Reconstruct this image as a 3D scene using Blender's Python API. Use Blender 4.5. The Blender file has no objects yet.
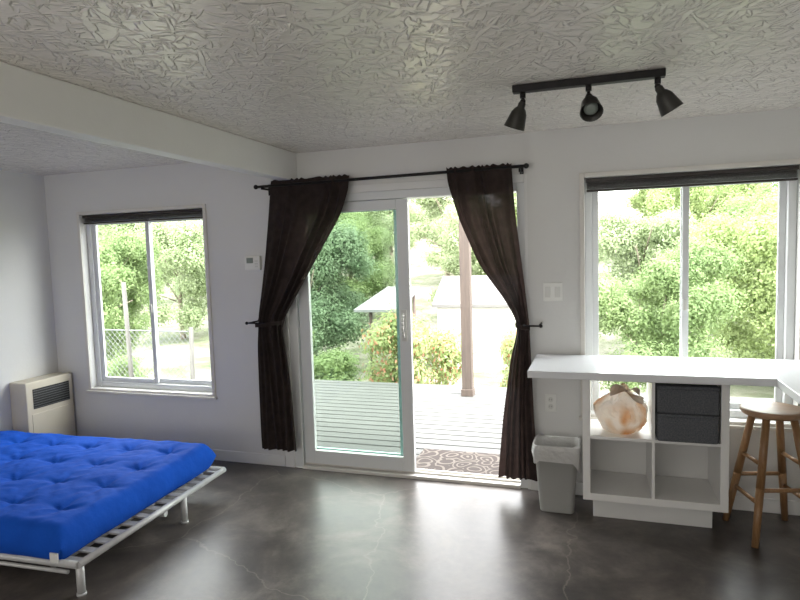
import bpy, bmesh, math, random
import numpy as np
from mathutils import Vector, Matrix, Euler, noise
random.seed(7)
COL=bpy.context.scene.collection
ORG={}
# ------------------------------------------------------------ materials
def newmat(name):
    m=bpy.data.materials.new(name); m.use_nodes=True
    nt=m.node_tree; b=nt.nodes['Principled BSDF']
    return m,nt,b
def pmat(name,c1,c2=None,rough=.5,metal=0,scale=8,detail=4,bump=0,bscale=60,stretch=(1,1,1),bdist=.01,spec=None,coat=0,rvar=0):
    m,nt,b=newmat(name); N=nt.nodes; L=nt.links
    if c2 is None: c2=tuple(v*.9 for v in c1)
    tc=N.new('ShaderNodeTexCoord'); mp=N.new('ShaderNodeMapping'); mp.inputs['Scale'].default_value=stretch
    L.new(tc.outputs['Object'],mp.inputs[0])
    no=N.new('ShaderNodeTexNoise'); no.inputs['Scale'].default_value=scale; no.inputs['Detail'].default_value=detail
    L.new(mp.outputs[0],no.inputs['Vector'])
    r=N.new('ShaderNodeValToRGB'); r.color_ramp.elements[0].position=.3; r.color_ramp.elements[1].position=.7
    r.color_ramp.elements[0].color=(*c1,1); r.color_ramp.elements[1].color=(*c2,1)
    L.new(no.outputs[0],r.inputs[0]); L.new(r.outputs[0],b.inputs['Base Color'])
    b.inputs['Roughness'].default_value=rough; b.inputs['Metallic'].default_value=metal
    if spec is not None: b.inputs['Specular IOR Level'].default_value=spec
    if coat: b.inputs['Coat Weight'].default_value=coat
    if bump:
        n2=N.new('ShaderNodeTexNoise'); n2.inputs['Scale'].default_value=bscale; n2.inputs['Detail'].default_value=3
        L.new(mp.outputs[0],n2.inputs['Vector'])
        bp=N.new('ShaderNodeBump'); bp.inputs['Strength'].default_value=bump; bp.inputs['Distance'].default_value=bdist
        L.new(n2.outputs[0],bp.inputs['Height']); L.new(bp.outputs[0],b.inputs['Normal'])
    return m
M={}
M['wall']=pmat('wall_paint',(.68,.672,.652),(.65,.642,.622),rough=.6,scale=2,bump=.25,bscale=45,bdist=.004)
M['white']=pmat('white_paint',(.74,.735,.72),(.70,.695,.68),rough=.4,scale=5)
M['beam']=pmat('beam_paint',(.74,.73,.705),(.71,.70,.675),rough=.5,scale=3,bump=.15,bscale=20)
M['vinyl']=pmat('white_vinyl',(.72,.73,.73),(.69,.70,.70),rough=.35,scale=4)
M['casing']=pmat('cream_casing',(.68,.65,.60),(.64,.61,.56),rough=.45,scale=5)
M['black']=pmat('black_metal',(.010,.009,.009),(.016,.014,.014),rough=.5,metal=0,scale=20,spec=.25)
M['olive']=pmat('dark_olive_metal',(.030,.029,.025),(.040,.038,.032),rough=.42,metal=.3,scale=20,spec=.4)
M['teal']=pmat('teal_edge',(.22,.38,.35),(.25,.42,.38),rough=.2)
M['plate']=pmat('plastic_plate',(.76,.755,.72),(.73,.725,.69),rough=.3)
M['plate2']=pmat('ivory_plastic',(.64,.635,.60),(.61,.605,.57),rough=.3)
M['dark']=pmat('dark_slot',(.01,.01,.01),rough=.5)
M['lcd']=pmat('grey_display',(.22,.25,.22),rough=.2)
M['blind']=pmat('dark_brown_blind',(.024,.017,.014),(.038,.029,.024),rough=.5,scale=20)
M['counter']=pmat('white_laminate',(.74,.75,.77),(.71,.72,.74),rough=.22,scale=3)
M['shelf']=pmat('white_foil',(.84,.83,.81),(.81,.80,.78),rough=.35,scale=3)
M['fabricbox']=pmat('charcoal_fabric',(.075,.079,.088),(.15,.155,.165),rough=.95,scale=140,bump=.6,bscale=300,bdist=.003,spec=.2)
M['bin']=pmat('grey_plastic',(.42,.42,.40),(.39,.39,.37),rough=.45,scale=4)
M['metalframe']=pmat('silver_painted_metal',(.56,.56,.56),(.50,.50,.50),rough=.35,metal=.15,scale=15)
M['slat']=pmat('pale_slats',(.56,.54,.51),(.50,.48,.45),rough=.5,scale=12)
M['heater']=pmat('beige_enamel',(.56,.51,.41),(.52,.47,.38),rough=.4,scale=4)
M['bark']=pmat('bark',(.16,.13,.10),(.28,.23,.18),rough=.9,scale=9,bump=.8,bscale=20,bdist=.03)
M['post']=pmat('weathered_post',(.105,.080,.064),(.078,.060,.050),rough=.8,scale=6,stretch=(6,6,.6),bump=.4,bscale=30)
M['roofm']=pmat('pale_sheet_roof',(.20,.205,.205),(.16,.165,.165),rough=.7,scale=2)
M['houseroof']=pmat('pale_composition_roof',(.16,.157,.15),(.13,.127,.12),rough=.9,scale=5,bump=.3,bscale=12)
M['housewall']=pmat('pale_stucco',(.55,.53,.49),(.50,.48,.45),rough=.9,scale=5)
M['wire']=pmat('galvanised_wire',(.16,.165,.17),rough=.5,metal=.4)
M['greywood']=pmat('weathered_grey_wood',(.12,.115,.105),(.075,.07,.065),rough=.9,scale=6,stretch=(6,6,.6),bump=.4,bscale=30)
def earth():
    m,nt,b=newmat('dry_brushy_ground');N=nt.nodes;L=nt.links
    tc=N.new('ShaderNodeTexCoord')
    n=N.new('ShaderNodeTexNoise');n.inputs['Scale'].default_value=.6;n.inputs['Detail'].default_value=12;n.inputs['Roughness'].default_value=.7;L.new(tc.outputs['Object'],n.inputs['Vector'])
    r=N.new('ShaderNodeValToRGB');e=r.color_ramp.elements
    e[0].position=.34;e[0].color=(.06,.08,.04,1);e[1].position=.58;e[1].color=(.22,.21,.165,1);x=e.new(.46);x.color=(.12,.135,.075,1)
    L.new(n.outputs[0],r.inputs[0]);L.new(r.outputs[0],b.inputs['Base Color']);b.inputs['Roughness'].default_value=.95
    bp=N.new('ShaderNodeBump');bp.inputs['Strength'].default_value=1;bp.inputs['Distance'].default_value=.3;L.new(n.outputs[0],bp.inputs['Height']);L.new(bp.outputs[0],b.inputs['Normal'])
    return m
M['earth']=earth()
def wood(name,c1,c2,sc=(2,2,18)):
    m,nt,b=newmat(name);N=nt.nodes;L=nt.links
    tc=N.new('ShaderNodeTexCoord');mp=N.new('ShaderNodeMapping');mp.inputs['Scale'].default_value=sc
    L.new(tc.outputs['Object'],mp.inputs[0])
    w=N.new('ShaderNodeTexNoise');w.inputs['Scale'].default_value=3;w.inputs['Detail'].default_value=6;w.inputs['Distortion'].default_value=1.2
    L.new(mp.outputs[0],w.inputs['Vector'])
    r=N.new('ShaderNodeValToRGB');r.color_ramp.elements[0].color=(*c1,1);r.color_ramp.elements[1].color=(*c2,1)
    r.color_ramp.elements[0].position=.35;r.color_ramp.elements[1].position=.65
    L.new(w.outputs[0],r.inputs[0]);L.new(r.outputs[0],b.inputs['Base Color']);b.inputs['Roughness'].default_value=.38
    return m
M['wood']=wood('stool_leg_wood',(.25,.13,.055),(.33,.185,.085),(18,18,2))
M['woodseat']=wood('stool_seat_wood',(.34,.20,.11),(.43,.27,.16),(2,18,18))
M['deck']=pmat('weathered_deck',(.112,.112,.108),(.080,.081,.078),rough=.8,scale=3,stretch=(.5,9,1),bump=.3,bscale=20)
M['blue']=pmat('royal_blue_cotton',(.008,.090,.54),(.006,.072,.45),rough=.85,scale=6,bump=.35,bscale=11,bdist=.02,spec=.15)
M['button']=pmat('blue_button',(.004,.045,.30),rough=.6)
def ceil_mat():
    m,nt,b=newmat('textured_ceiling');N=nt.nodes;L=nt.links
    b.inputs['Base Color'].default_value=(.74,.695,.64,1);b.inputs['Roughness'].default_value=.26;b.inputs['Specular IOR Level'].default_value=.8
    tc=N.new('ShaderNodeTexCoord')
    def mth(op,a,bv=None,cl=False):
        n=N.new('ShaderNodeMath');n.operation=op;n.use_clamp=cl
        L.new(a,n.inputs[0])
        if bv is not None:
            if isinstance(bv,(int,float)): n.inputs[1].default_value=bv
            else: L.new(bv,n.inputs[1])
        return n.outputs[0]
    hs=[]
    for rot,sc,off in ((.25,18,0),(-.65,17,5.3),(1.15,18,9.1),(2.1,17,14.7),(-1.3,19,21.),(.6,21,27.)):
        mp=N.new('ShaderNodeMapping');mp.vector_type='TEXTURE';mp.inputs['Rotation'].default_value=(0,0,rot);mp.inputs['Scale'].default_value=(2.6,.65,1);mp.inputs['Location'].default_value=(off,off,0)
        L.new(tc.outputs['Object'],mp.inputs[0])
        n=N.new('ShaderNodeTexNoise');n.inputs['Scale'].default_value=sc;n.inputs['Detail'].default_value=2;n.inputs['Roughness'].default_value=.45;n.inputs['Distortion'].default_value=.2
        L.new(mp.outputs[0],n.inputs['Vector'])
        rr=N.new('ShaderNodeMapRange');rr.interpolation_type='SMOOTHSTEP';rr.inputs[1].default_value=.57;rr.inputs[2].default_value=.66;L.new(n.outputs[0],rr.inputs[0])
        hs.append(rr.outputs[0])
    a=hs[0]
    for h_ in hs[1:]: a=mth('MAXIMUM',a,h_)
    n3=N.new('ShaderNodeTexNoise');n3.inputs['Scale'].default_value=11;n3.inputs['Detail'].default_value=3;L.new(tc.outputs['Object'],n3.inputs['Vector'])
    a=mth('ADD',a,mth('MULTIPLY',n3.outputs[0],1.0))
    bp=N.new('ShaderNodeBump');bp.inputs['Strength'].default_value=1;bp.inputs['Distance'].default_value=.0075
    L.new(a,bp.inputs['Height']);L.new(bp.outputs[0],b.inputs['Normal'])
    return m
M['ceil']=ceil_mat()
def floor_mat():
    m,nt,b=newmat('stained_concrete');N=nt.nodes;L=nt.links
    b.inputs['Specular IOR Level'].default_value=.42
    tc=N.new('ShaderNodeTexCoord')
    n1=N.new('ShaderNodeTexNoise');n1.inputs['Scale'].default_value=2.1;n1.inputs['Detail'].default_value=12;n1.inputs['Roughness'].default_value=.68;n1.inputs['Distortion'].default_value=.4
    L.new(tc.outputs['Object'],n1.inputs['Vector'])
    r=N.new('ShaderNodeValToRGB');e=r.color_ramp.elements
    e[0].position=.34;e[0].color=(.050,.044,.042,1);e[1].position=.68;e[1].color=(.19,.168,.150,1)
    x=e.new(.5);x.color=(.092,.080,.073,1)
    L.new(n1.outputs[0],r.inputs[0])
    n2=N.new('ShaderNodeTexNoise');n2.inputs['Scale'].default_value=9;n2.inputs['Detail'].default_value=10;n2.inputs['Roughness'].default_value=.72;L.new(tc.outputs['Object'],n2.inputs['Vector'])
    mx=N.new('ShaderNodeMix');mx.data_type='RGBA';mx.blend_type='MULTIPLY';mx.inputs[0].default_value=.5
    r2=N.new('ShaderNodeValToRGB');r2.color_ramp.elements[0].position=.34;r2.color_ramp.elements[1].position=.66;r2.color_ramp.elements[0].color=(.6,.6,.6,1);r2.color_ramp.elements[1].color=(1.3,1.26,1.22,1)
    L.new(n2.outputs[0],r2.inputs[0]);L.new(r.outputs[0],mx.inputs[6]);L.new(r2.outputs[0],mx.inputs[7])
    nd=N.new('ShaderNodeTexNoise');nd.inputs['Scale'].default_value=4;nd.inputs['Detail'].default_value=7;L.new(tc.outputs['Object'],nd.inputs['Vector'])
    mv=N.new('ShaderNodeMix');mv.data_type='RGBA';mv.inputs[0].default_value=.2;L.new(tc.outputs['Object'],mv.inputs[6]);L.new(nd.outputs['Color'],mv.inputs[7])
    v=N.new('ShaderNodeTexVoronoi');v.feature='DISTANCE_TO_EDGE';v.inputs['Scale'].default_value=.8;L.new(mv.outputs[2],v.inputs['Vector'])
    rc=N.new('ShaderNodeValToRGB');rc.color_ramp.elements[0].position=0;rc.color_ramp.elements[1].position=.003;rc.color_ramp.elements[0].color=(1,1,1,1);rc.color_ramp.elements[1].color=(0,0,0,1)
    L.new(v.outputs[0],rc.inputs[0])
    ms=N.new('ShaderNodeMath');ms.operation='MULTIPLY';ms.inputs[1].default_value=.45;L.new(rc.outputs[0],ms.inputs[0])
    mc=N.new('ShaderNodeMix');mc.data_type='RGBA';L.new(ms.outputs[0],mc.inputs[0]);L.new(mx.outputs[2],mc.inputs[6]);mc.inputs[7].default_value=(.27,.24,.20,1)
    L.new(mc.outputs[2],b.inputs['Base Color'])
    rr=N.new('ShaderNodeMapRange');rr.inputs[1].default_value=.35;rr.inputs[2].default_value=.65;rr.inputs[3].default_value=.30;rr.inputs[4].default_value=.38;L.new(n1.outputs[0],rr.inputs[0]);L.new(rr.outputs[0],b.inputs['Roughness'])
    bp=N.new('ShaderNodeBump');bp.inputs['Strength'].default_value=.10;bp.inputs['Distance'].default_value=.007;L.new(n2.outputs[0],bp.inputs['Height']);L.new(bp.outputs[0],b.inputs['Normal'])
    return m
M['floor']=floor_mat()
def glass_mat(name,tint,gl=.06):
    m,nt,b=newmat(name);N=nt.nodes;L=nt.links;N.remove(b);out=N['Material Output']
    t=N.new('ShaderNodeBsdfTransparent');t.inputs[0].default_value=(*tint,1)
    g=N.new('ShaderNodeBsdfGlossy');g.inputs['Roughness'].default_value=.02
    no=N.new('ShaderNodeTexNoise');no.inputs['Scale'].default_value=1.5
    mr=N.new('ShaderNodeMapRange');mr.inputs[3].default_value=gl*.8;mr.inputs[4].default_value=gl*1.2;L.new(no.outputs[0],mr.inputs[0])
    mx=N.new('ShaderNodeMixShader');L.new(mr.outputs[0],mx.inputs[0]);L.new(t.outputs[0],mx.inputs[1]);L.new(g.outputs[0],mx.inputs[2]);L.new(mx.outputs[0],out.inputs[0])
    return m
M['glass']=glass_mat('window_glass',(.95,.97,.96),.008)
M['glassg']=glass_mat('green_tinted_glass',(.74,.77,.745),.01)
def trans_mat(name,c1,c2,fac,scale=10,rough=.6,bump=0,bscale=30,see=0):
    m,nt,b=newmat(name);N=nt.nodes;L=nt.links;out=N['Material Output']
    tc=N.new('ShaderNodeTexCoord');no=N.new('ShaderNodeTexNoise');no.inputs['Scale'].default_value=scale;no.inputs['Detail'].default_value=3
    L.new(tc.outputs['Object'],no.inputs['Vector'])
    r=N.new('ShaderNodeValToRGB');r.color_ramp.elements[0].position=.35;r.color_ramp.elements[1].position=.65
    r.color_ramp.elements[0].color=(*c1,1);r.color_ramp.elements[1].color=(*c2,1);L.new(no.outputs[0],r.inputs[0])
    L.new(r.outputs[0],b.inputs['Base Color']);b.inputs['Roughness'].default_value=rough
    t=N.new('ShaderNodeBsdfTranslucent');L.new(r.outputs[0],t.inputs[0])
    mx=N.new('ShaderNodeMixShader');mx.inputs[0].default_value=fac;L.new(b.outputs[0],mx.inputs[1]);L.new(t.outputs[0],mx.inputs[2])
    last=mx
    if see:
        tr=N.new('ShaderNodeBsdfTransparent');m2=N.new('ShaderNodeMixShader');m2.inputs[0].default_value=see
        L.new(mx.outputs[0],m2.inputs[1]);L.new(tr.outputs[0],m2.inputs[2]);last=m2
    L.new(last.outputs[0],out.inputs[0])
    if bump:
        n2=N.new('ShaderNodeTexNoise');n2.inputs['Scale'].default_value=bscale;L.new(tc.outputs['Object'],n2.inputs['Vector'])
        bp=N.new('ShaderNodeBump');bp.inputs['Strength'].default_value=bump;bp.inputs['Distance'].default_value=.02;L.new(n2.outputs[0],bp.inputs['Height']);L.new(bp.outputs[0],b.inputs['Normal'])
    return m
M['curtain']=trans_mat('sheer_dark_curtain',(.036,.023,.020),(.024,.015,.013),.4,scale=20,rough=.9,see=.006)
M['leafA']=trans_mat('leaf_mid_green',(.18,.26,.10),(.28,.36,.16),.5,scale=1.3)  # leaf colours lightened and desaturated: outdoor haze is put into the colour
M['leafB']=trans_mat('leaf_yellow_green',(.27,.34,.13),(.37,.44,.20),.5,scale=1.5)
M['leafC']=trans_mat('leaf_haze_green',(.29,.36,.19),(.39,.45,.27),.5,scale=1.5)
M['leafD']=trans_mat('leaf_deep_green',(.12,.19,.10),(.19,.27,.15),.45,scale=1.5)
M['flower']=trans_mat('orange_blossom',(.46,.19,.11),(.52,.29,.19),.3,scale=5)
M['liner']=trans_mat('white_bin_liner',(.76,.75,.73),(.70,.69,.67),.3,scale=6,rough=.35,bump=.5,bscale=35)
def bag_mat():
    m=trans_mat('printed_plastic_bag',(.72,.66,.6),(.66,.58,.5),.5,scale=9,rough=.18,bump=1,bscale=40,see=.12)
    nt=m.node_tree;N=nt.nodes;L=nt.links;b=N['Principled BSDF']
    tc=N.new('ShaderNodeTexCoord');n=N.new('ShaderNodeTexNoise');n.inputs['Scale'].default_value=7;n.inputs['Detail'].default_value=1;n.inputs['Distortion'].default_value=.5
    L.new(tc.outputs['Object'],n.inputs['Vector'])
    r=N.new('ShaderNodeValToRGB');r.color_ramp.elements[0].position=.45;r.color_ramp.elements[1].position=.66
    r.color_ramp.elements[0].color=(.84,.80,.75,1);r.color_ramp.elements[1].color=(.64,.32,.14,1)
    e=r.color_ramp.elements.new(.56);e.color=(.74,.58,.43,1)
    L.new(n.outputs[0],r.inputs[0]);L.new(r.outputs[0],b.inputs['Base Color'])
    t=[q for q in N if q.type=='BSDF_TRANSLUCENT'][0];L.new(r.outputs[0],t.inputs[0])
    return m
M['bag']=bag_mat()
M['baghandle']=trans_mat('white_plastic_handle',(.80,.74,.68),(.68,.52,.38),.4,scale=14,rough=.25,bump=.6,bscale=30)
def mat_mat():
    m,nt,b=newmat('scroll_pattern_mat');N=nt.nodes;L=nt.links
    tc=N.new('ShaderNodeTexCoord')
    nd=N.new('ShaderNodeTexNoise');nd.inputs['Scale'].default_value=6;nd.inputs['Detail'].default_value=0;L.new(tc.outputs['Object'],nd.inputs['Vector'])
    mv=N.new('ShaderNodeMix');mv.data_type='RGBA';mv.inputs[0].default_value=.10;L.new(tc.outputs['Object'],mv.inputs[6]);L.new(nd.outputs['Color'],mv.inputs[7])
    v=N.new('ShaderNodeTexVoronoi');v.inputs['Scale'].default_value=7.5;v.inputs['Randomness'].default_value=.5;L.new(mv.outputs[2],v.inputs['Vector'])
    mm=N.new('ShaderNodeMath');mm.operation='MULTIPLY';mm.inputs[1].default_value=24;L.new(v.outputs['Distance'],mm.inputs[0])
    s=N.new('ShaderNodeMath');s.operation='SINE';L.new(mm.outputs[0],s.inputs[0])
    r=N.new('ShaderNodeValToRGB');r.color_ramp.elements[0].position=.5;r.color_ramp.elements[1].position=.56
    r.color_ramp.elements[0].color=(.032,.022,.018,1);r.color_ramp.elements[1].color=(.105,.088,.073,1)
    L.new(s.outputs[0],r.inputs[0]);L.new(r.outputs[0],b.inputs['Base Color']);b.inputs['Roughness'].default_value=.9
    return m
M['mat']=mat_mat()
# ------------------------------------------------------------ geometry helpers
def box(bm,x0,x1,y0,y1,z0,z1,mi=0):
    v=[bm.verts.new(p) for p in ((x0,y0,z0),(x1,y0,z0),(x1,y1,z0),(x0,y1,z0),(x0,y0,z1),(x1,y0,z1),(x1,y1,z1),(x0,y1,z1))]
    for q in ((0,3,2,1),(4,5,6,7),(0,1,5,4),(1,2,6,5),(2,3,7,6),(3,0,4,7)):
        f=bm.faces.new([v[i] for i in q]);f.material_index=mi
def tube(bm,p1,p2,r1,r2=None,seg=16,mi=0,smooth=True,caps=True):
    if r2 is None:r2=r1
    p1=Vector(p1);p2=Vector(p2);d=(p2-p1).normalized()
    a=d.orthogonal().normalized();b=d.cross(a)
    A=[];B=[]
    for i in range(seg):
        t=2*math.pi*i/seg;o=a*math.cos(t)+b*math.sin(t)
        A.append(bm.verts.new(p1+o*r1));B.append(bm.verts.new(p2+o*r2))
    for i in range(seg):
        j=(i+1)%seg;f=bm.faces.new((A[i],A[j],B[j],B[i]));f.smooth=smooth;f.material_index=mi
    if caps:
        f=bm.faces.new(A[::-1]);f.material_index=mi;f=bm.faces.new(B);f.material_index=mi
def lathe(bm,prof,mat4,seg=28,mi=0):
    rings=[]
    for r,z in prof:
        if r<1e-5: rings.append([bm.verts.new(mat4@Vector((0,0,z)))])
        else: rings.append([bm.verts.new(mat4@Vector((r*math.cos(2*math.pi*i/seg),r*math.sin(2*math.pi*i/seg),z))) for i in range(seg)])
    for A,B in zip(rings,rings[1:]):
        for i in range(seg):
            j=(i+1)%seg
            if len(A)==1 and len(B)==1: continue
            if len(A)==1: f=bm.faces.new((A[0],B[j],B[i]))
            elif len(B)==1: f=bm.faces.new((A[i],A[j],B[0]))
            else: f=bm.faces.new((A[i],A[j],B[j],B[i]))
            f.smooth=True;f.material_index=mi
def mk(name,bm,mats,parent=None,origin=(0,0,0),bevel=0,label=None,cat=None,kind=None,group=None,segs=2):
    origin=Vector(origin)
    bmesh.ops.translate(bm,verts=bm.verts,vec=-origin)
    me=bpy.data.meshes.new(name);bm.to_mesh(me);bm.free()
    return mko(name,me,mats,parent,origin,bevel,label,cat,kind,group,segs)
def mko(name,me,mats,parent=None,origin=(0,0,0),bevel=0,label=None,cat=None,kind=None,group=None,segs=2):
    origin=Vector(origin)
    for m in (mats if isinstance(mats,(list,tuple)) else [mats]): me.materials.append(M[m])
    ob=bpy.data.objects.new(name,me);COL.objects.link(ob)
    ORG[ob.name]=origin
    if parent: ob.parent=parent;ob.location=origin-ORG[parent.name]
    else: ob.location=origin
    if bevel:
        b=ob.modifiers.new('bevel','BEVEL');b.width=bevel;b.segments=segs;b.limit_method='ANGLE';b.angle_limit=.6
    if label: ob['label']=label
    if cat: ob['category']=cat
    if kind: ob['kind']=kind
    if group: ob['group']=group
    return ob
def root(name,label,cat,loc,group=None,kind=None):
    e=bpy.data.objects.new(name,None);e.empty_display_size=.1;COL.objects.link(e);e.location=loc;ORG[e.name]=Vector(loc)
    e['label']=label;e['category']=cat
    if group:e['group']=group
    if kind:e['kind']=kind
    return e
def slab_holes(bm,x0,x1,z0,z1,y0,y1,holes):
    xs=sorted({x0,x1,*[h[0] for h in holes],*[h[1] for h in holes]});zs=sorted({z0,z1,*[h[2] for h in holes],*[h[3] for h in holes]})
    xs=[x for x in xs if x0<=x<=x1]; zs=[z for z in zs if z0<=z<=z1]
    for a,b in zip(xs,xs[1:]):
        for c,d in zip(zs,zs[1:]):
            cx=(a+b)/2;cz=(c+d)/2
            if any(h[0]<cx<h[1] and h[2]<cz<h[3] for h in holes):continue
            box(bm,a,b,y0,y1,c,d)
def B(): return bmesh.new()
# ------------------------------------------------------------ room shell
D=3.97; H=2.34; XL=-4.45; XR=1.5; YB=-3.0
H1=(-4.09,-2.88,.53,1.99); HD=(-2.18,-.44,-.2,2.03); H2=(-.07,1.10,.54,2.03)
bm=B();slab_holes(bm,XL-.14,XR+.14,-.12,H+.1,D,D+.14,[H1,HD,H2])
slab_holes(bm,-.42,XR,0,H,D-.02,D,[H2,(-.5,-.42,0,1)])
bmesh.ops.remove_doubles(bm,verts=bm.verts,dist=1e-5)
mk('wall_back',bm,'wall',kind='structure')
bm=B();box(bm,XL-.14,XL,YB-.14,D,-.12,H+.1);mk('wall_left',bm,'wall',kind='structure')
bm=B();box(bm,XR,XR+.14,YB-.14,D,-.12,H+.1);mk('wall_right',bm,'wall',kind='structure')
bm=B();box(bm,XL,XR,YB-.14,YB,-.12,H+.1);mk('wall_front',bm,'wall',kind='structure')
bm=B();box(bm,XL,XR,YB,D,-.12,0);mk('floor',bm,'floor',kind='structure')
bm=B();box(bm,XL,XR,YB,D,H,H+.1);mk('ceiling',bm,'ceil',kind='structure')
bm=B();box(bm,-2.16,-2.06,YB,D,H-.2,H);mk('trim_1',bm,'beam',kind='structure',bevel=.006)
bm=B();box(bm,XL,-2.26,D-.014,D,0,.085);mk('baseboard_back',bm,'white',kind='structure',bevel=.003)
bm=B();box(bm,-.37,XR,D-.034,D-.02,0,.085);mk('baseboard_right',bm,'white',kind='structure',bevel=.003)
bm=B();box(bm,XL,XL+.014,YB,3.48,0,.085);mk('baseboard_left',bm,'white',kind='structure',bevel=.003)
# ------------------------------------------------------------ windows
def window(n,h,yf,cw):
    x0,x1,z0,z1=h; o=((x0+x1)/2,D,z0)
    bm=B()
    for a in ((x0-cw,x0,z0-cw,z1+cw),(x1,x1+cw,z0-cw,z1+cw),(x0,x1,z1,z1+cw),(x0,x1,z0-cw,z0)):
        box(bm,a[0],a[1],yf-.014,yf,a[2],a[3])
    box(bm,x0-cw-.01,x1+cw+.01,yf-.03,yf,z0-cw-.012,z0-cw+.01)
    cas=mk('window_%d'%n,bm,'casing',origin=o,kind='structure',bevel=.003)
    bm=B();ya,yb=D+.055,D+.13;w=.045
    for a in ((x0,x0+w,z0,z1),(x1-w,x1,z0,z1),(x0+w,x1-w,z1-w,z1),(x0+w,x1-w,z0,z0+w)):
        box(bm,a[0],a[1],ya,yb,a[2],a[3])
    mk('window_frame',bm,'vinyl',parent=cas,origin=o,kind='structure',bevel=.004)
    xm=(x0+x1)/2; s=.038
    for i,(a,b,y) in enumerate(((x0+w,xm+.022,D+.07),(xm-.022,x1-w,D+.095))):
        bm=B()
        for q in ((a,a+s,z0+w,z1-w),(b-s,b,z0+w,z1-w),(a+s,b-s,z1-w-s,z1-w),(a+s,b-s,z0+w,z0+w+s)):
            box(bm,q[0],q[1],y,y+.022,q[2],q[3])
        sh=mk('sash',bm,'vinyl',parent=cas,origin=((a+b)/2,y,z0+w),kind='structure',bevel=.003)
        bm=B();box(bm,a+s,b-s,y+.009,y+.013,z0+w+s,z1-w-s)
        mk('glass_pane',bm,'glass',parent=sh,origin=((a+b)/2,y,z0+w),kind='structure')
        if i==0:
            bm=B();box(bm,b-s+.006,b-.01,y-.014,y,(z0+z1)/2-.09,(z0+z1)/2-.02)
            mk('latch',bm,'plate2',parent=sh,origin=((a+b)/2,y,z0+w),bevel=.004)
    return cas
window(1,H1,D,.028);window(2,H2,D-.02,.03)
def blind(h,y,hh,label):
    x0,x1,z0,z1=h
    r=root('window_blind',label,'window blind',((x0+x1)/2,y,z1-hh))
    bm=B();box(bm,x0+.01,x1-.01,y-.02,y+.02,z1-.026,z1-.003);mk('headrail',bm,'blind',parent=r,origin=((x0+x1)/2,y,z1),bevel=.002)
    bm=B();z=z1-.030
    while z>z1-hh+.014:
        box(bm,x0+.015,x1-.015,y-.0125,y+.0125,z-.0022,z);z-=.0052
    mk('slat_stack',bm,'blind',parent=r,origin=((x0+x1)/2,y,z1))
    bm=B();box(bm,x0+.013,x1-.013,y-.014,y+.014,z1-hh,z1-hh+.012);mk('bottom_rail',bm,'blind',parent=r,origin=((x0+x1)/2,y,z1-hh),bevel=.002)
    return r
blind(H1,D+.03,.075,'dark brown slatted blind raised to the top of the window')
blind(H2,D+.02,.085,'dark brown slatted blind pulled up at window head')
# ------------------------------------------------------------ sliding door
x0,x1,_,z1=HD;o=(-1.31,D,0)
bm=B();cw=.075
for a in ((x0-cw,x0,0,z1+.05),(x1,x1+.06,0,z1+.05),(x0,x1,z1,z1+.05)):
    box(bm,a[0],a[1],D-.016,D,a[2],a[3])
door=mk('door_1',bm,'white',origin=o,kind='structure',bevel=.003)
bm=B()
box(bm,x0,x0+.07,D,D+.13,0,z1);box(bm,x1-.05,x1,D,D+.13,0,z1);box(bm,x0+.07,x1-.05,D,D+.13,z1-.055,z1);
mk('door_frame',bm,'vinyl',parent=door,origin=o,kind='structure',bevel=.004)
bm=B();box(bm,x0+.07,x1-.05,D-.02,D+.13,-.02,.022);box(bm,x0+.07,x1-.05,D+.03,D+.04,.022,.035);box(bm,x0+.07,x1-.05,D+.085,D+.095,.022,.035)
mk('door_track',bm,'casing',parent=door,origin=o,kind='structure',bevel=.002)
def panel(a,b,y,z0,z1,s,mt,gm,nm):
    bm=B()
    box(bm,a,a+s,y,y+.035,z0,z1);box(bm,b-s,b,y,y+.035,z0,z1);box(bm,a+s,b-s,y,y+.035,z1-.07,z1);box(bm,a+s,b-s,y,y+.035,z0,z0+.1)
    p=mk(nm,bm,mt,parent=door,origin=((a+b)/2,y,0),kind='structure',bevel=.004)
    bm=B();box(bm,a+s,b-s,y+.015,y+.02,z0+.1,z1-.07);mk('glass_pane',bm,gm,parent=p,origin=((a+b)/2,y,0),kind='structure')
    return p
p=panel(-2.10,-1.235,D+.012,.038,1.972,.085,'vinyl','glass','sliding_panel')
panel(-2.10,-1.31,D+.072,.038,1.972,.05,'teal','glassg','fixed_panel')
bm=B();y=D+.012
box(bm,-1.30,-1.262,y-.012,y,.98,1.2);
for k in range(8):
    t0=math.pi*k/8;t1=math.pi*(k+1)/8
    tube(bm,(-1.281,y-.01-.035*math.sin(t0),1.09-.08*math.cos(t0)),(-1.281,y-.01-.035*math.sin(t1),1.09-.08*math.cos(t1)),.008,seg=10)
mk('handle',bm,'plate2',parent=door,origin=(-1.28,y,1.0))
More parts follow.
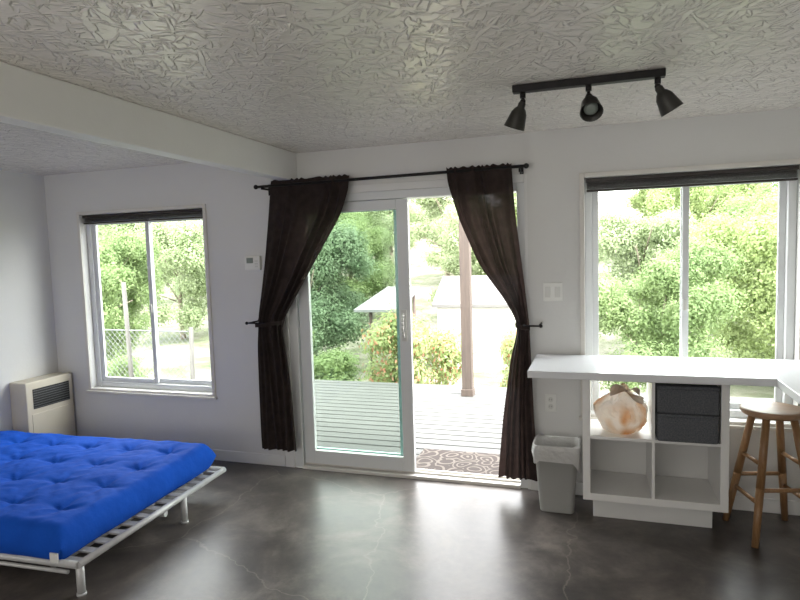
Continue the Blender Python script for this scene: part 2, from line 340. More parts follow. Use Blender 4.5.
# ------------------------------------------------------------ curtains
def curtain(label,edges,folds,seed,mirror):
    rnd=random.Random(seed)
    zs=[e[0] for e in edges];nz=110;nu=240
    def cr(vals,t): return np.interp(t,zs[::-1],vals[::-1])
    zt=np.linspace(zs[0],zs[-1],nz)
    L=cr([e[1] for e in edges],zt);R=cr([e[2] for e in edges],zt)
    def smooth(a):
        for _ in range(8):
            b=a.copy();b[1:-1]=(a[:-2]+2*a[1:-1]+a[2:])/4;a=b
        return a
    L=smooth(L);R=smooth(R)
    ph=[rnd.uniform(0,6.28) for _ in range(5)]
    bm=B();rows=[]
    for i,z in enumerate(zt):
        w=R[i]-L[i];row=[]
        gat=math.exp(-((z-1.11)/.16)**2)
        amp=.010+.011*min(1,max(0,(zs[0]-z)/.6))-.003*gat
        if z>2.07: amp*=.55
        for j in range(nu+1):
            u=j/nu
            nn=noise.noise(Vector((u*3.5,z*.6+seed*3,seed)))
            uu=u+.11*nn+.04*math.sin(ph[0]+5*u)
            a=2*math.pi*folds*uu
            loc=.4+1.5*abs(noise.noise(Vector((u*3+9,z*.5,seed+2.))))
            x=L[i]+w*(u+.18/(folds*2*math.pi)*math.sin(a+ph[2]))
            yy=3.865+amp*loc*(math.sin(a)+.35*math.sin(2*math.pi*2*u+ph[3]))
            yy+=.010*noise.noise(Vector((u*5,z*2.2,seed+5.)))
            yy-=.03*gat*math.sin(math.pi*u)
            zz=z
            if i==0: zz=z+.005*math.sin(a*2+ph[4])
            row.append(bm.verts.new((x,yy,zz)))
        rows.append(row)
    for A,C in zip(rows,rows[1:]):
        for j in range(nu):
            f=bm.faces.new((A[j],C[j],C[j+1],A[j+1]));f.smooth=True
    c=root('curtain',label,'curtain',((L[-1]+R[-1])/2,3.865,zs[-1]),group='dark curtains at the sliding door')
    mk('curtain_panel',bm,'curtain',parent=c,origin=((L[-1]+R[-1])/2,3.865,zs[-1]))
    zc=1.11;i=int(np.argmin(abs(zt-zc)));bm=B()
    cx=(L[i]+R[i])/2;rx=(R[i]-L[i])/2+.006
    seg=40;T=[];Bt=[]
    for k in range(seg):
        t=2*math.pi*k/seg
        T.append(bm.verts.new((cx+rx*math.cos(t),3.85+.055*math.sin(t),zc+.014+.012*math.cos(t)*mirror)))
        Bt.append(bm.verts.new((cx+rx*math.cos(t),3.85+.055*math.sin(t),zc-.014+.012*math.cos(t)*mirror)))
    for k in range(seg):
        j=(k+1)%seg;f=bm.faces.new((Bt[k],Bt[j],T[j],T[k]));f.smooth=True
    mk('tie_band',bm,'curtain',parent=c,origin=((L[-1]+R[-1])/2,3.865,zs[-1]))
    return c
curtain('sheer dark brown curtain tied back beside fixed glass panel',
 [(2.145,-2.22,-1.61),(2.05,-2.235,-1.62),(1.87,-2.26,-1.69),(1.60,-2.30,-1.875),(1.32,-2.355,-2.05),(1.17,-2.385,-2.15),(1.08,-2.39,-2.18),(.95,-2.40,-2.165),(.6,-2.405,-2.13),(.16,-2.40,-2.11)],6,1,1)
curtain('sheer dark brown curtain tied back beside the open doorway',
 [(2.14,-.925,-.505),(2.05,-.92,-.50),(1.80,-.845,-.485),(1.5,-.718,-.45),(1.28,-.56,-.425),(1.14,-.485,-.41),(1.05,-.49,-.405),(.9,-.53,-.40),(.5,-.585,-.385),(.10,-.62,-.355)],5,5,-1)
r=root('curtain_rod','black metal curtain rod with small ball finials','curtain rod',(-1.38,3.865,2.10))
bm=B();tube(bm,(-2.33,3.865,2.105),(-.43,3.865,2.118),.010);mk('rod',bm,'black',parent=r)
for x,z in((-2.345,2.105),(-.415,2.118)):
    bm=B();bmesh.ops.create_uvsphere(bm,u_segments=16,v_segments=10,radius=.017,matrix=Matrix.Translation((x,3.865,z)));
    for f in bm.faces:f.smooth=True
    mk('finial',bm,'black',parent=r,origin=(x,3.865,z))
for x in (-2.29,-.455):
    bm=B();tube(bm,(x,D,2.09),(x,3.865,2.09),.007);box(bm,x-.012,x+.012,D-.006,D,2.05,2.13);box(bm,x-.006,x+.006,3.85,3.88,2.083,2.105)
    mk('bracket',bm,'black',parent=r,origin=(x,D,2.09))
for x,s,lb in ((-2.43,1,'black metal curtain holdback hook beside thermostat'),(-.33,-1,'black metal curtain holdback hook beside light switch')):
    r=root('curtain_holdback',lb,'curtain holdback',(x,D,1.12),group='curtain holdbacks')
    bm=B();tube(bm,(x+s*.01,D,1.12),(x+s*.01,3.79,1.12),.006);tube(bm,(x+s*.01,D,1.12),(x+s*.01,D-.008,1.12),.022)
    mk('stem',bm,'black',parent=r,origin=(x,D,1.12))
    bm=B();tube(bm,(x,3.79,1.12),(x+s*.11,3.79,1.12),.006);bmesh.ops.create_uvsphere(bm,u_segments=12,v_segments=8,radius=.012,matrix=Matrix.Translation((x,3.79,1.12)))
    mk('crossbar',bm,'black',parent=r,origin=(x,3.79,1.12))
# ------------------------------------------------------------ wall fittings
r=root('thermostat','white wall thermostat with a small grey display','thermostat',(-2.455,D,1.5))
bm=B();box(bm,-2.52,-2.39,D-.03,D,1.50,1.61);mk('housing',bm,'plate',parent=r,bevel=.006)
bm=B();box(bm,-2.50,-2.445,D-.032,D-.029,1.555,1.595);mk('display',bm,'lcd',parent=r)
bm=B()
for k in range(3): box(bm,-2.43,-2.405,D-.033,D-.030,1.525+.02*k,1.535+.02*k)
mk('button',bm,'plate2',parent=r)
yw=D-.02
r=root('light_switch','white double rocker light switch plate','light switch',(-.267,yw,1.26))
bm=B();box(bm,-.327,-.207,yw-.007,yw,1.262,1.38);mk('switch_plate',bm,'plate',parent=r,bevel=.003)
for x in(-.297,-.237):
    bm=B();box(bm,x-.017,x+.017,yw-.012,yw-.005,1.287,1.355);mk('rocker',bm,'plate2',parent=r,bevel=.002)
r=root('power_outlet','white duplex power outlet low on the wall','power outlet',(-.286,yw,.54))
bm=B();box(bm,-.322,-.25,yw-.007,yw,.54,.655);mk('outlet_plate',bm,'plate',parent=r,bevel=.003)
for z in (.575,.62):
    bm=B();tube(bm,(-.286,yw-.010,z),(-.286,yw-.004,z),.017,seg=20);
    box(bm,-.293,-.291,yw-.0105,yw-.0095,z-.004,z+.006,1);box(bm,-.281,-.279,yw-.0105,yw-.0095,z-.004,z+.006,1)
    mk('socket',bm,['plate2','dark'],parent=r)
# ------------------------------------------------------------ wall heater
r=root('wall_heater','beige gas wall heater with dark louvred grille','wall heater',(-4.36,3.72,0))
hx0,hx1,hy0,hy1=XL+.002,-4.275,3.50,3.945
bm=B();box(bm,hx0,hx1,hy0,hy1,.03,.66);box(bm,hx0,hx1-.02,hy0+.02,hy1-.02,0,.03);mk('housing',bm,'heater',parent=r,bevel=.008)
bm=B();box(bm,hx1-.002,hx1+.003,hy0+.06,hy1-.04,.44,.60);mk('grille_recess',bm,'dark',parent=r)
bm=B()
for k in range(8):
    z=.447+k*.0195;box(bm,hx1+.001,hx1+.008,hy0+.06,hy1-.04,z,z+.0025)
mk('louvre',bm,'wire',parent=r)
bm=B();box(bm,hx1-.001,hx1+.004,hy0+.04,hy1-.03,.09,.40);mk('front_panel',bm,'heater',parent=r,bevel=.003)
# ------------------------------------------------------------ counter + shelf
r=root('countertop','white laminate L-shaped worktop under the window','countertop',(.3,3.65,.88))
bm=B()
pts=[(-.37,3.37),(.85,3.37),(.85,2.2),(1.49,2.2),(1.49,3.945),(-.37,3.945)]
lo=[bm.verts.new((x,y,.88)) for x,y in pts];hi=[bm.verts.new((x,y,.92)) for x,y in pts]
bm.faces.new(lo[::-1]);bm.faces.new(hi)
for i in range(6): j=(i+1)%6;bm.faces.new((lo[i],lo[j],hi[j],hi[i]))
mk('worktop',bm,'counter',parent=r,bevel=.003)
for x,y in((1.42,2.28),(.92,2.28)):
    bm=B();box(bm,x-.025,x+.025,y-.025,y+.025,0,.88);mk('leg',bm,'white',parent=r,origin=(x,y,0),bevel=.003)
bm=B();box(bm,1.42,1.46,3.3,3.9,0,.88);mk('support_panel',bm,'white',parent=r,bevel=.003)
r=root('cube_shelf','white open cube shelf with four compartments','shelf unit',(.3,3.75,0))
sy0,sy1=3.56,3.94;t=.042
bm=B()
box(bm,-.08,-.08+t,sy0,sy1,.13,.879);box(bm,.68-t,.68,sy0,sy1,.13,.879)
box(bm,-.08+t,.68-t,sy0,sy1,.879-t,.879);box(bm,-.08+t,.68-t,sy0,sy1,.13,.13+t)
mk('carcass',bm,'shelf',parent=r,bevel=.002)
bm=B();box(bm,-.08+t,.68-t,sy0+.002,sy1,.496,.512);mk('shelf_board',bm,'shelf',parent=r)
bm=B();box(bm,.292,.308,sy0+.003,sy1,.13+t,.496);box(bm,.292,.308,sy0+.003,sy1,.512,.879-t);mk('divider',bm,'shelf',parent=r)
bm=B();box(bm,-.025,.615,3.64,3.93,0,.13);mk('plinth',bm,'white',parent=r,bevel=.003)
for z,h in ((.513,.158),(.672,.155)):
    r=root('storage_box','charcoal fabric storage box inside white shelf compartment','storage box',(.471,3.70,z),group='fabric storage boxes')
    bm=B();box(bm,.316,.626,3.535,3.88,z,z+h-.012);mk('box_body',bm,'fabricbox',parent=r,bevel=.014,segs=3)
    bm=B();box(bm,.3145,.6275,3.534,3.885,z+h-.016,z+h);mk('lid',bm,'fabricbox',parent=r,bevel=.006,segs=3)
r=root('plastic_bag','orange and white plastic grocery bag, full and knotted','plastic bag',(.13,3.70,.513))
bm=B();bmesh.ops.create_icosphere(bm,subdivisions=6,radius=1)
def ridg(p): return 1-min(1,abs(noise.noise(p))*3.2)
for v in bm.verts:
    n=v.co.normalized();x,y,z=n
    ang=math.atan2(y,x)
    a=noise.noise(n*1.3+Vector((3,1,2)))*.14
    up=max(0,min(1,(z+.5)/1.5))
    a+=-.06*ridg(Vector((math.cos(ang)*1.8,math.sin(ang)*1.8,z*.9+3)))-.035*ridg(n*3.4+Vector((2,8,1)))-.022*ridg(n*8)-.012*ridg(n*16)
    a+=.06*up*math.sin(ang*6+2.2*noise.noise(n*2)*3)
    s=1+a+.03
    x*=s;y*=s;z*=1+a*.6
    if z>.25:
        q=min(1,(z-.25)/.75);k=1-.66*q**1.3
        x=(x-.18)*k+.18;y*=k
        z=z+.20*q*math.exp(-((x-.2)**2+y*y)/.07)
    if z<-.76: z=-.76+(z+.76)*.1
    v.co=(.130+x*.142,3.70+y*.128,.513+.116+z*.150)
for f in bm.faces:f.smooth=True
mk('bag_body',bm,'bag',parent=r,origin=(.13,3.70,.513))
for dx,dz,bend,wd in ((-.085,.02,.03,.028),(.075,.025,-.01,.030),(-.04,.04,-.03,.022),(.095,-.03,.02,.022)):
    bm=B();pr=None
    for k in range(13):
        q=k/12
        p=Vector((.158+dx*q,3.645-.02*q,.762+dz*math.sin(q*2.2)-.02*q*q))
        ww=wd*(.35+.9*math.sin(q*math.pi*.8))
        tw=q*1.2+bend*20
        a=bm.verts.new(p+Vector((0,-ww*math.cos(tw),ww*math.sin(tw))));b_=bm.verts.new(p+Vector((0,ww*math.cos(tw),-ww*math.sin(tw)+.004)))
        if pr: f=bm.faces.new((pr[0],a,b_,pr[1]));f.smooth=True
        pr=(a,b_)
    ob=mk('bag_handle',bm,'baghandle',parent=r,origin=(.13,3.70,.513));s=ob.modifiers.new('s','SOLIDIFY');s.thickness=.002
# ------------------------------------------------------------ waste bin
def rr4(cx,cy,hx,hy,z,rad,n=8):
    out=[]
    for qx,qy,a0 in((1,1,0),(-1,1,90),(-1,-1,180),(1,-1,270)):
        for k in range(n+1):
            a=math.radians(a0+90*k/n);out.append(Vector((cx+qx*(hx-rad)+rad*math.cos(a),cy+qy*(hy-rad)+rad*math.sin(a),z)))
    return out
def loft(bm,rings,cap0=False,cap1=False,mi=0):
    R=[[bm.verts.new(p) for p in r] for r in rings]
    n=len(R[0])
    for A,C in zip(R,R[1:]):
        for i in range(n):
            j=(i+1)%n;f=bm.faces.new((A[i],A[j],C[j],C[i]));f.smooth=True;f.material_index=mi
    if cap0:bm.faces.new(R[0][::-1]).material_index=mi
    if cap1:bm.faces.new(R[-1]).material_index=mi
r=root('waste_bin','small grey plastic waste bin with white liner','waste bin',(-.235,3.72,0))
bm=B();cx,cy=-.235,3.71
loft(bm,[rr4(cx,cy,.098,.075,0,.03),rr4(cx,cy,.10,.077,.006,.03),rr4(cx,cy,.126,.096,.36,.038),rr4(cx,cy,.134,.103,.361,.04),rr4(cx,cy,.136,.105,.41,.042),rr4(cx,cy,.130,.099,.41,.04),rr4(cx,cy,.096,.073,.012,.028)],True,True)
mk('bin_body',bm,'bin',parent=r)
bm=B()
def wob(ring,a,sd,f=30,o=0):
    out=[]
    for p in ring:
        q=noise.noise(Vector((p.x*f,p.y*f,sd)));d=Vector((p.x-cx,p.y-cy,0)).normalized()
        out.append(p+Vector((0,0,a*q))+d*(o*noise.noise(Vector((p.x*60,p.y*60,sd+4)))))
    return out
loft(bm,[wob(rr4(cx,cy,.141,.110,.315,.043),.13,1,12,.008),wob(rr4(cx,cy,.143,.112,.37,.044),.02,1,30,.008),wob(rr4(cx,cy,.141,.110,.412,.043),0,2,30,.004),wob(rr4(cx,cy,.138,.107,.424,.043),.015,7),rr4(cx,cy,.126,.096,.414,.038),wob(rr4(cx,cy,.12,.09,.36,.035),.02,3),wob(rr4(cx,cy,.10,.075,.22,.03),.04,4)],False,True)
mk('bin_liner',bm,'liner',parent=r)
# ------------------------------------------------------------ stool
sc=Vector((.907,3.66,0))
r=root('bar_stool','round wooden stool with four splayed legs','stool',sc)
bm=B();lathe(bm,[(0,.665),(.13,.665),(.150,.672),(.158,.686),(.156,.698),(.146,.703),(.12,.699),(0,.697)],Matrix.Translation(sc),seg=48)
mk('seat',bm,'woodseat',parent=r,origin=sc+Vector((0,0,.665)))
feet=[Vector(p) for p in((-.12,-.2,0),(-.2,.12,0),(.12,.2,0),(.2,-.12,0))]
def lp(i,z): 
    f=feet[i];tp=Vector((f.x*.42,f.y*.42,.668));k=z/.668;return sc+f.lerp(tp,k)
for i in range(4):
    bm=B();tube(bm,lp(i,0),lp(i,.3),.0175,.021);tube(bm,lp(i,.3),lp(i,.668),.021,.019);mk('leg',bm,'wood',parent=r,origin=lp(i,0))
for i,z in ((0,.22),(1,.29),(2,.22),(3,.29),(0,.42),(2,.42)):
    bm=B();tube(bm,lp(i,z),lp((i+1)%4,z),.0115,seg=12);mk('rung',bm,'wood',parent=r,origin=lp(i,z))
# ------------------------------------------------------------ track light
r=root('track_light','black ceiling track light with three spotlight heads','ceiling light',(-.04,2.83,H))
bm=B();box(bm,-.36,.28,2.808,2.852,H-.032,H);mk('track',bm,'black',parent=r,bevel=.003)
def head(x,rot,drop):
    base=Vector((x,2.83,H-.032))
    bm=B();tube(bm,base,base-Vector((0,0,.025)),.013);tube(bm,base-Vector((0,0,.025)),base-Vector((0,0,drop)),.007)
    bmesh.ops.create_uvsphere(bm,u_segments=12,v_segments=8,radius=.013,matrix=Matrix.Translation(base-Vector((0,0,drop))))
    h=mk('spotlight_head',bm,'black',parent=r,origin=base)
    M4=Matrix.Translation(base-Vector((0,0,drop)))@Euler(rot).to_matrix().to_4x4()@Matrix.Scale(.86,4)
    bm=B();lathe(bm,[(0,.012),(.012,.010),(.016,-.004),(.020,-.012),(.020,-.03),(.030,-.04),(.042,-.062),(.048,-.095),(.056,-.135),(.057,-.14),(.053,-.14),(.044,-.09),(.034,-.06),(0,-.055)],M4)
    mk('shade',bm,'olive',parent=h,origin=base)
    bm=B();lathe(bm,[(0,-.128),(.02,-.127),(.034,-.118),(.036,-.105),(.020,-.07),(0,-.068)],M4);mk('bulb',bm,'lcd',parent=h,origin=base)
head(-.315,(math.radians(12),math.radians(22),0),.04)
head(-.03,(math.radians(-42),math.radians(-8),0),.045)
head(.25,(math.radians(8),math.radians(-30),0),.035)
# ------------------------------------------------------------ futon (frame + mattress)
fa=math.radians(3);fc=Vector((-3.43,2.72,0))
fr=root('futon_bed','pale grey metal futon bed frame with flat slats','bed frame',(0,0,0))
hx,hy=.95,.625
bm=B()
for (p,q) in (((-hx,-hy-.03,.165),(hx+.10,-hy-.03,.165)),((-hx,hy+.0,.165),(hx+.10,hy+.0,.165)),((hx+.10,-hy-.03,.165),(hx+.10,hy,.165)),((-hx,-hy-.03,.165),(-hx,hy,.165)),((hx-.08,-hy,.13),(hx-.08,hy,.13)),((-hx,0,.13),(hx+.1,0,.13))):
    tube(bm,p,q,.018,seg=14)
tube(bm,(-hx,-hy-.03,.125),(hx+.04,-hy-.03,.125),.010,seg=10)
mk('rail',bm,'metalframe',parent=fr)
bm=B();n=13
for k in range(n):
    y=-hy+.02+k*(2*hy-.05)/(n-1);box(bm,-hx+.02,hx+.085,y-.024,y+.024,.152,.162)
mk('slat_base',bm,'slat',parent=fr,bevel=.002)
for x,y in ((hx+.08,-hy+.0),(hx+.10,.17),(-hx+.1,-hy),(-hx+.1,hy-.02),(0,-hy-.03),(0,hy)):
    bm=B();tube(bm,(x,y,.004),(x,y,.165),.019,seg=14);tube(bm,(x,y,0),(x,y,.012),.023,seg=14);mk('leg',bm,'metalframe',parent=fr,origin=(x,y,0))
fr.location=fc;fr.rotation_euler=(0,0,fa)
mt=root('futon_mattress','royal blue tufted futon mattress on metal frame','mattress',(0,0,0))
T=.180;zb=.164;rr=.07;HX=.99;Y0,Y1=-.69,.64;HY=(Y1-Y0)/2;YM=(Y0+Y1)/2
def edgec(h):
    e=[h-rr+rr*math.sin(math.pi/2*k/8) for k in range(9)]
    inn=list(np.linspace(-(h-rr),(h-rr),int(2*(h-rr)/.011)))
    return [-v for v in e[::-1]]+inn[1:-1]+e
def g(c,h):
    d=h-abs(c)
    return 1 if d>=rr else math.sqrt(max(0,1-(1-d/rr)**2))
xs=edgec(HX);ys=edgec(HY)
tx=[-.78+.312*k for k in range(6)];ty=[-.43+.29*k for k in range(4)]
bm=B();top=[];bot=[]
for x in xs:
    rt=[];rb=[]
    for y in ys:
        G=g(x,HX)*g(y,HY)
        dd=0
        for a in tx:
            if abs(a-x)>.3:continue
            for b_ in ty:
                dx,dy=x-a,y-b_;q=dx*dx+dy*dy
                an=math.atan2(dy,dx)
                dd+=.015*math.exp(-q/.0016)+.018*math.exp(-q/.012)*(1+.35*math.cos(an*4)+.15*math.cos(an*9+a*9+b_*5))
        w=.008*noise.noise(Vector((x*5,y*5,0)))+.004*(1-min(1,abs(noise.noise(Vector((x*7,y*7,3))))*3.5))*-1+.003*noise.noise(Vector((x*22,y*18,3)))
        zt=zb+T/2+(T/2+.016-dd+w)*G
        sag=-.008*math.exp(-((HX-x)/.15)**2)
        xx=x+.010*noise.noise(Vector((0,y*4,9)));yy=y+YM+.010*noise.noise(Vector((x*4,0,4)))
        rt.append(bm.verts.new((xx,yy,zt+sag*G)))
        rb.append(bm.verts.new((xx,yy,zb+T/2-(T/2)*G)) if G>0 else rt[-1])
    top.append(rt);bot.append(rb)
for i in range(len(xs)-1):
    for j in range(len(ys)-1):
        f=bm.faces.new((top[i][j],top[i+1][j],top[i+1][j+1],top[i][j+1]));f.smooth=True
        q=(bot[i][j],bot[i][j+1],bot[i+1][j+1],bot[i+1][j])
        if set(q)!=set((top[i][j],top[i+1][j],top[i+1][j+1],top[i][j+1])):
            try:
                f=bm.faces.new(q);f.smooth=True
            except Exception: pass
mk('mattress_cover',bm,'blue',parent=mt)
bmb=B();bmesh.ops.create_uvsphere(bmb,u_segments=14,v_segments=8,radius=.011)
for v in bmb.verts: v.co.z*=.5
for f in bmb.faces:f.smooth=True
bme=bpy.data.meshes.new('button');bmb.to_mesh(bme);bmb.free();bme.materials.append(M['button'])
for a in tx:
    for b_ in ty:
        ob=bpy.data.objects.new('button',bme);COL.objects.link(ob);ob.parent=mt;ob.location=(a,b_+YM,zb+T+.016-.044)
bm=B();box(bm,HX-.06,HX-.015,Y0-.006,Y0+.0,zb+.025,zb+.07);mk('care_tag',bm,'white',parent=mt)
mt.location=fc;mt.rotation_euler=(0,0,fa)
# ------------------------------------------------------------ outside
def gz(x,y): return -1.0+max(0,y-15)*.15
bm=B();n=90;rows=[]
for i in range(n+1):
    y=4.15+(i/n)**1.5*60;row=[]
    for j in range(n+1):
        x=-60+120*j/n
        row.append(bm.verts.new((x,y,gz(x,y)+ (.15*noise.noise(Vector((x*.3,y*.3,0))) if y>7.5 else 0)+(1.2*noise.noise(Vector((x*.12,y*.12,7)))+.6*noise.noise(Vector((x*.5,y*.5,7))) if y>28 else 0))))
    rows.append(row)
for A,C in zip(rows,rows[1:]):
    for j in range(n):
        f=bm.faces.new((A[j],A[j+1],C[j+1],C[j]));f.smooth=True
mk('ground',bm,'earth',kind='structure')
dk=root('wooden_deck','weathered grey wooden plank deck outside sliding door','deck',(-1,5.6,-.03))
bm=B();y=4.13
while y<7.0:
    box(bm,-4.6,2.4,y,y+.120,-.055,-.03);y+=.14
mk('deck_boards',bm,'deck',parent=dk,bevel=.003,segs=1)
bm=B()
for x in np.linspace(-4.5,2.3,10): box(bm,x-.02,x+.02,4.13,7.0,-.2,-.056)
mk('joist',bm,'post',parent=dk)
for x in(-4.4,-1,2.2):
    for y in (4.3,6.85):
        bm=B();box(bm,x-.05,x+.05,y-.05,y+.05,-1.05,-.2);mk('pier',bm,'post',parent=dk,origin=(x,y,-1))
r=root('deck_post','tall brown wooden post standing on deck edge','post',(-1.385,6.58,-.03))
bm=B();box(bm,-1.442,-1.328,6.523,6.637,-.03,2.75);mk('post_shaft',bm,'post',parent=r,bevel=.006)
bm=B();box(bm,-1.452,-1.318,6.513,6.647,-.03,.05);mk('post_base',bm,'post',parent=r,bevel=.004)
r=root('doormat','brown and cream scroll-patterned doormat on the deck','doormat',(-.95,4.42,-.03))
bm=B();box(bm,-1.36,-.52,4.16,4.66,-.030,-.018);mk('mat_surface',bm,'mat',parent=r,origin=(-.95,4.42,-.03),bevel=.004)
r=root('garden_shelter','small pale sheet roof shelter on thin wooden posts','garden shelter',(-4.1,11.8,-1))
bm=B();v=[bm.verts.new(p) for p in((-4.55,10.9,.46),(-3.62,10.9,.46),(-3.62,12.4,.80),(-4.35,12.4,.82))]
v2=[bm.verts.new(x.co+Vector((0,0,.05))) for x in v]
bm.faces.new(v[::-1]);bm.faces.new(v2)
for i in range(4): j=(i+1)%4;bm.faces.new((v[i],v[j],v2[j],v2[i]))
mk('roof_sheet',bm,'roofm',parent=r)
for x,y,z in((-4.25,11.05,.48),(-3.7,11.05,.48),(-4.2,12.2,.76),(-3.7,12.2,.75)):
    bm=B();tube(bm,(x,y,-1.1),(x,y,z),.035,seg=10);mk('post',bm,'post',parent=r,origin=(x,y,-1))
r=root('neighbour_house','low pale house with bleached gable roof beyond bushes','house',(-2.2,13.8,-1))
bm=B();box(bm,-3.35,-.95,12.8,14.8,-1.15,.42);mk('house_wall',bm,'housewall',parent=r)
bm=B()
a=[(-3.45,12.72,.38),(-.85,12.72,.38),(-.85,13.8,.95),(-3.45,13.8,.95),(-3.45,14.9,.38),(-.85,14.9,.38)]
lo=[bm.verts.new(q) for q in a];hi=[bm.verts.new((q[0],q[1],q[2]+.07)) for q in a]
for L4 in (hi,lo):
    bm.faces.new((L4[0],L4[1],L4[2],L4[3]));bm.faces.new((L4[3],L4[2],L4[5],L4[4]))
for i,j in((0,1),(1,2),(2,5),(5,4),(4,3),(3,0)): bm.faces.new((lo[i],lo[j],hi[j],hi[i]))
mk('gable_roof',bm,'houseroof',parent=r)
r=root('wire_fence','galvanised chain-link fence with weathered leaning posts','fence',(-6.9,6.9,-1))
bm=B()
fx0,fx1,fy=-8.0,-5.35,6.9
def wire(a,b):
    tube(bm,a,b,.003,seg=4,caps=False)
k=fx0-1.5
while k<fx1:
    for s in (1,-1):
        a=Vector((k,fy,-.9)) if s==1 else Vector((k,fy,.62));b_=Vector((k+1.52,fy,.62)) if s==1 else Vector((k+1.52,fy,-.9))
        lo_=max(0,(fx0-a.x)/1.52);hi_=min(1,(fx1-a.x)/1.52)
        if hi_>lo_: wire(a.lerp(b_,lo_),a.lerp(b_,hi_))
    k+=.09
mk('wire_mesh',bm,'wire',parent=r)
bm=B();tube(bm,(fx0,fy,.62),(fx1,fy,.60),.010);mk('top_rail',bm,'wire',parent=r)
for x,zt,ln in ((-8.0,.68,.05),(-6.35,1.30,-.06),(-5.35,.66,.04)):
    bm=B();tube(bm,(x,fy,-1.1),(x+ln,fy,zt),.035,.03,seg=10);mk('fence_post',bm,'greywood',parent=r,origin=(x,fy,-1))
# foliage
def leaves(name,blobs,n,size,seed,mats,ff=0,spread=.3):
    rg=np.random.default_rng(seed)
    bl=np.array(blobs);w=(bl[:,3]**2);w/=w.sum()
    idx=rg.choice(len(bl),n,p=w);d=rg.normal(size=(n,3));d/=np.linalg.norm(d,axis=1)[:,None]
    rad=rg.uniform(1-spread*2,1.0,n)**.6
    lump=1+.22*np.sin(d[:,0]*7+idx)*np.sin(d[:,1]*6+idx*2)+.16*rg.normal(size=n)*.6
    c=bl[idx,:3]+d*(bl[idx,3:6])*(rad*lump)[:,None]
    nr=d*.8+rg.normal(size=(n,3))*.3+np.array([0,0,.35]);nr/=np.linalg.norm(nr,axis=1)[:,None]
    t=rg.normal(size=(n,3));t-=(t*nr).sum(1)[:,None]*nr;t/=np.linalg.norm(t,axis=1)[:,None];b_=np.cross(nr,t)
    s=size*rg.uniform(.6,1.4,n)[:,None]
    V=np.stack([c-t*s,c+b_*s*.5,c+t*s,c-b_*s*.5],1).reshape(-1,3)
    me=bpy.data.meshes.new(name);me.vertices.add(4*n);me.vertices.foreach_set('co',V.ravel())
    me.loops.add(4*n);me.loops.foreach_set('vertex_index',np.arange(4*n,dtype=np.int32))
    me.polygons.add(n);me.polygons.foreach_set('loop_start',np.arange(0,4*n,4,dtype=np.int32));
    if len(mats)>1: me.polygons.foreach_set('material_index',(rg.random(n)<ff).astype(np.int32))
    me.update(calc_edges=True);me.validate()
    for m in mats: me.materials.append(M[m])
    return me
def trunk_mesh(h,r0,seed):
    rd=random.Random(seed);bm=B();p=Vector((0,0,-.15));r_=r0
    pts=[p]
    for k in range(4):
        q=p+Vector((rd.uniform(-.1,.1)*h*.3,rd.uniform(-.1,.1)*h*.3,h/4));tube(bm,p,q,r_,r_*.82,seg=10);p=q;r_*=.82;pts.append(q)
    for k in range(9):
        s=pts[rd.choice([2,3,4])];a=rd.uniform(0,6.28);e=s+Vector((math.cos(a)*h*.35,math.sin(a)*h*.35,h*rd.uniform(.15,.45)));tube(bm,s,e,r_*.6,r_*.2,seg=7)
    me=bpy.data.meshes.new('trunk');bm.to_mesh(me);bm.free();me.materials.append(M['bark']);return me
def blobs(seed,n,R,cz,rz,br):
    rd=random.Random(seed);o=[]
    for k in range(n):
        a=rd.uniform(0,6.28);q=R*math.sqrt(rd.random());o.append((q*math.cos(a),q*math.sin(a),cz+rd.uniform(-1,1)*rz*(1-.3*q/R),br*rd.uniform(.7,1.2),br*rd.uniform(.7,1.2),br*rd.uniform(.6,1)))
    return o
TK={
 'broad':(leaves('foliage',blobs(1,34,1.35,2.2,1.7,.58),66000,.036,1,['leafA'],spread=.4),trunk_mesh(2.4,.12,1)),
 'yellow':(leaves('foliage',blobs(2,32,1.3,2.1,1.7,.58),62000,.036,2,['leafB'],spread=.4),trunk_mesh(2.3,.10,2)),
 'grey':(leaves('foliage',blobs(3,30,1.4,2.3,1.8,.58),58000,.038,3,['leafC'],spread=.45),trunk_mesh(2.8,.10,3)),
 'deep':(leaves('foliage',blobs(4,34,1.35,2.1,1.75,.58),64000,.037,4,['leafD'],spread=.4),trunk_mesh(2.3,.12,4)),
 'shrub':(leaves('foliage',blobs(5,16,.65,.7,.5,.38),22000,.030,5,['leafA'],spread=.4),trunk_mesh(.6,.05,5)),
 'flower':(leaves('foliage',blobs(6,22,.7,.85,.7,.34),20000,.030,6,['leafB','flower'],.16,spread=.48),trunk_mesh(.7,.05,6)),
}
LB={'broad':('tree','leafy mid-green tree growing beyond the deck','tree','broad green trees'),
 'yellow':('tree','bright yellow-green leafy tree outside the window','tree','yellow-green trees'),
 'grey':('tree','open-crowned tree in the yard, green paled for haze','tree','pale trees'),
 'deep':('tree','deep green dense tree outside the glass door','tree','deep green trees'),
 'shrub':('bush','rounded green leafy bush below the deck edge','bush','green bushes'),
 'flower':('flowering_bush','pale green bush with orange blossoms beside the deck','bush','flowering bushes')}
def plant(kind,x,y,s,rz=0,sz=1,z=None):
    nm,lb,ct,gp=LB[kind]
    e=root(nm,lb,ct,(x,y,gz(x,y)-.02 if z is None else z),group=gp);e.scale=(s,s,s*sz);e.rotation_euler=(0,0,rz)
    f,t=TK[kind]
    a=bpy.data.objects.new('foliage',f);b_=bpy.data.objects.new('trunk',t)
    for q in(a,b_): COL.objects.link(q);q.parent=e
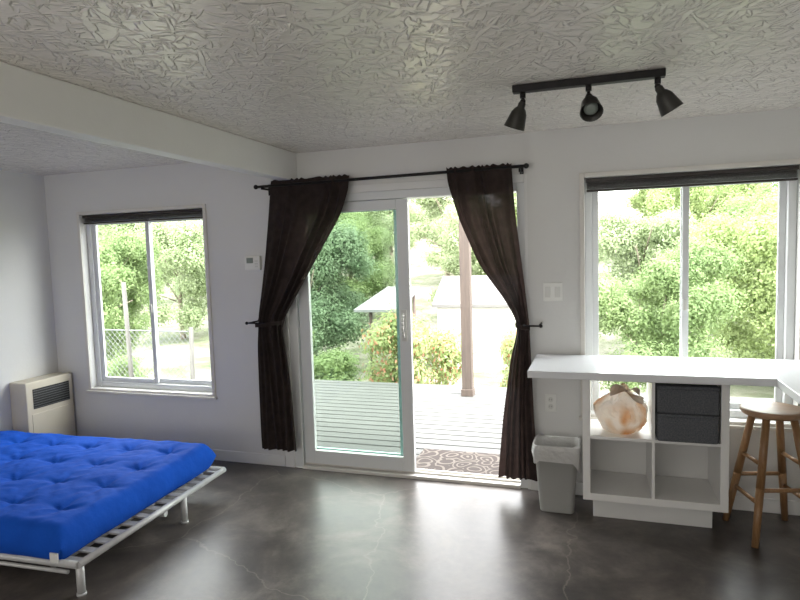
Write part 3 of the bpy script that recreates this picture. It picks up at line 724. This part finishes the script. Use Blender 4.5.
P=[
 ('broad',-10.9,11,.84,.3),('grey',-12.3,15.6,.95,2),('grey',-17.9,19.8,1.05,1),('broad',-15.6,24.4,1.2,4),('grey',-21.6,26,1.2,3),
 ('shrub',-8.9,9.2,.6,1),
 ('deep',-6.6,13.2,.92,.5),('broad',-7.7,18.3,1.0,2),('deep',-12.2,22,1.15,1),('grey',-9.6,28,1.25,5),
 ('shrub',-4.4,8.7,.85,0),('broad',-5.75,9.9,.42,1),
 ('flower',-2.5,8.1,.86,0,1.3),('flower',-.85,8.1,.56,2,1.9),
 ('grey',-3.5,18.0,.9,1),('grey',-5.8,24,1.1,2),('grey',-1.4,22.6,1.0,1,1),('yellow',-2.8,28.5,1.1,1),
 ('broad',.95,9.8,.68,0),('yellow',3.1,11.8,.86,1),
 ('grey',.95,14.8,.85,2),('broad',4.1,16.4,1.0,1),('yellow',3.4,21.8,1.1,4),('yellow',3.2,27.9,1.2,1),
]
for p in P: plant(*p)
# ------------------------------------------------------------ lights / world
w=bpy.data.worlds.new('world');bpy.context.scene.world=w;w.use_nodes=True
nt=w.node_tree;bg=nt.nodes['Background']
tc=nt.nodes.new('ShaderNodeTexCoord');sp=nt.nodes.new('ShaderNodeSeparateXYZ');nt.links.new(tc.outputs['Generated'],sp.inputs[0])
cr=nt.nodes.new('ShaderNodeValToRGB');cr.color_ramp.elements[0].color=(1,1,1,1);cr.color_ramp.elements[1].color=(.97,.985,1,1)
nt.links.new(sp.outputs[2],cr.inputs[0]);nt.links.new(cr.outputs[0],bg.inputs[0]);bg.inputs[1].default_value=10.5
def lamp(name,typ,loc,rot,e,size=1,sy=None,color=(1,1,1)):
    l=bpy.data.lights.new(name,typ);l.energy=e;l.color=color
    if typ=='AREA':
        l.size=size
        if sy:l.shape='RECTANGLE';l.size_y=sy
    o=bpy.data.objects.new(name,l);o.location=loc;o.rotation_euler=rot;COL.objects.link(o);return o
s=lamp('sun','SUN',(0,0,10),(0,0,0),10,color=(1,.97,.90));s.data.angle=.3;s.rotation_euler=Vector((-.45,.25,-.86)).to_track_quat('-Z','Y').to_euler()
for h in (H1,HD,H2):
    o=lamp('portal','AREA',((h[0]+h[1])/2,D+.16,(max(0,h[2])+h[3])/2),(math.radians(-90),0,0),1,h[1]-h[0],h[3]-max(0,h[2]));o.data.cycles.is_portal=True
lamp('room_fill','AREA',(-1.6,-2.7,1.5),(math.radians(90),0,0),56,4.5,1.6,color=(1,.985,.96))
lamp('ceiling_fill','AREA',(-1.4,-1.3,.5),(math.radians(180),0,0),42,3,1.5,color=(1,.955,.90))  # added fill aimed at the ceiling; no such fitting in the room
# ------------------------------------------------------------ camera
psi=math.radians(18.2);th=math.radians(4.5);ro=math.radians(1.7)
fw=Vector((-math.sin(psi)*math.cos(th),math.cos(psi)*math.cos(th),-math.sin(th)))
r0=fw.cross(Vector((0,0,1))).normalized();u0=r0.cross(fw)
Rv=math.cos(ro)*r0-math.sin(ro)*u0;Uv=math.cos(ro)*u0+math.sin(ro)*r0
cam=bpy.data.cameras.new('camera');cam.lens=27;cam.sensor_width=36;cam.clip_end=300
co=bpy.data.objects.new('camera',cam);COL.objects.link(co)
m=Matrix((Rv,Uv,-fw)).transposed().to_4x4();m.translation=Vector((0,0,1.6));co.matrix_world=m
bpy.context.scene.camera=co
vs=bpy.context.scene.view_settings
vs.view_transform='Standard';vs.look='None';vs.exposure=0
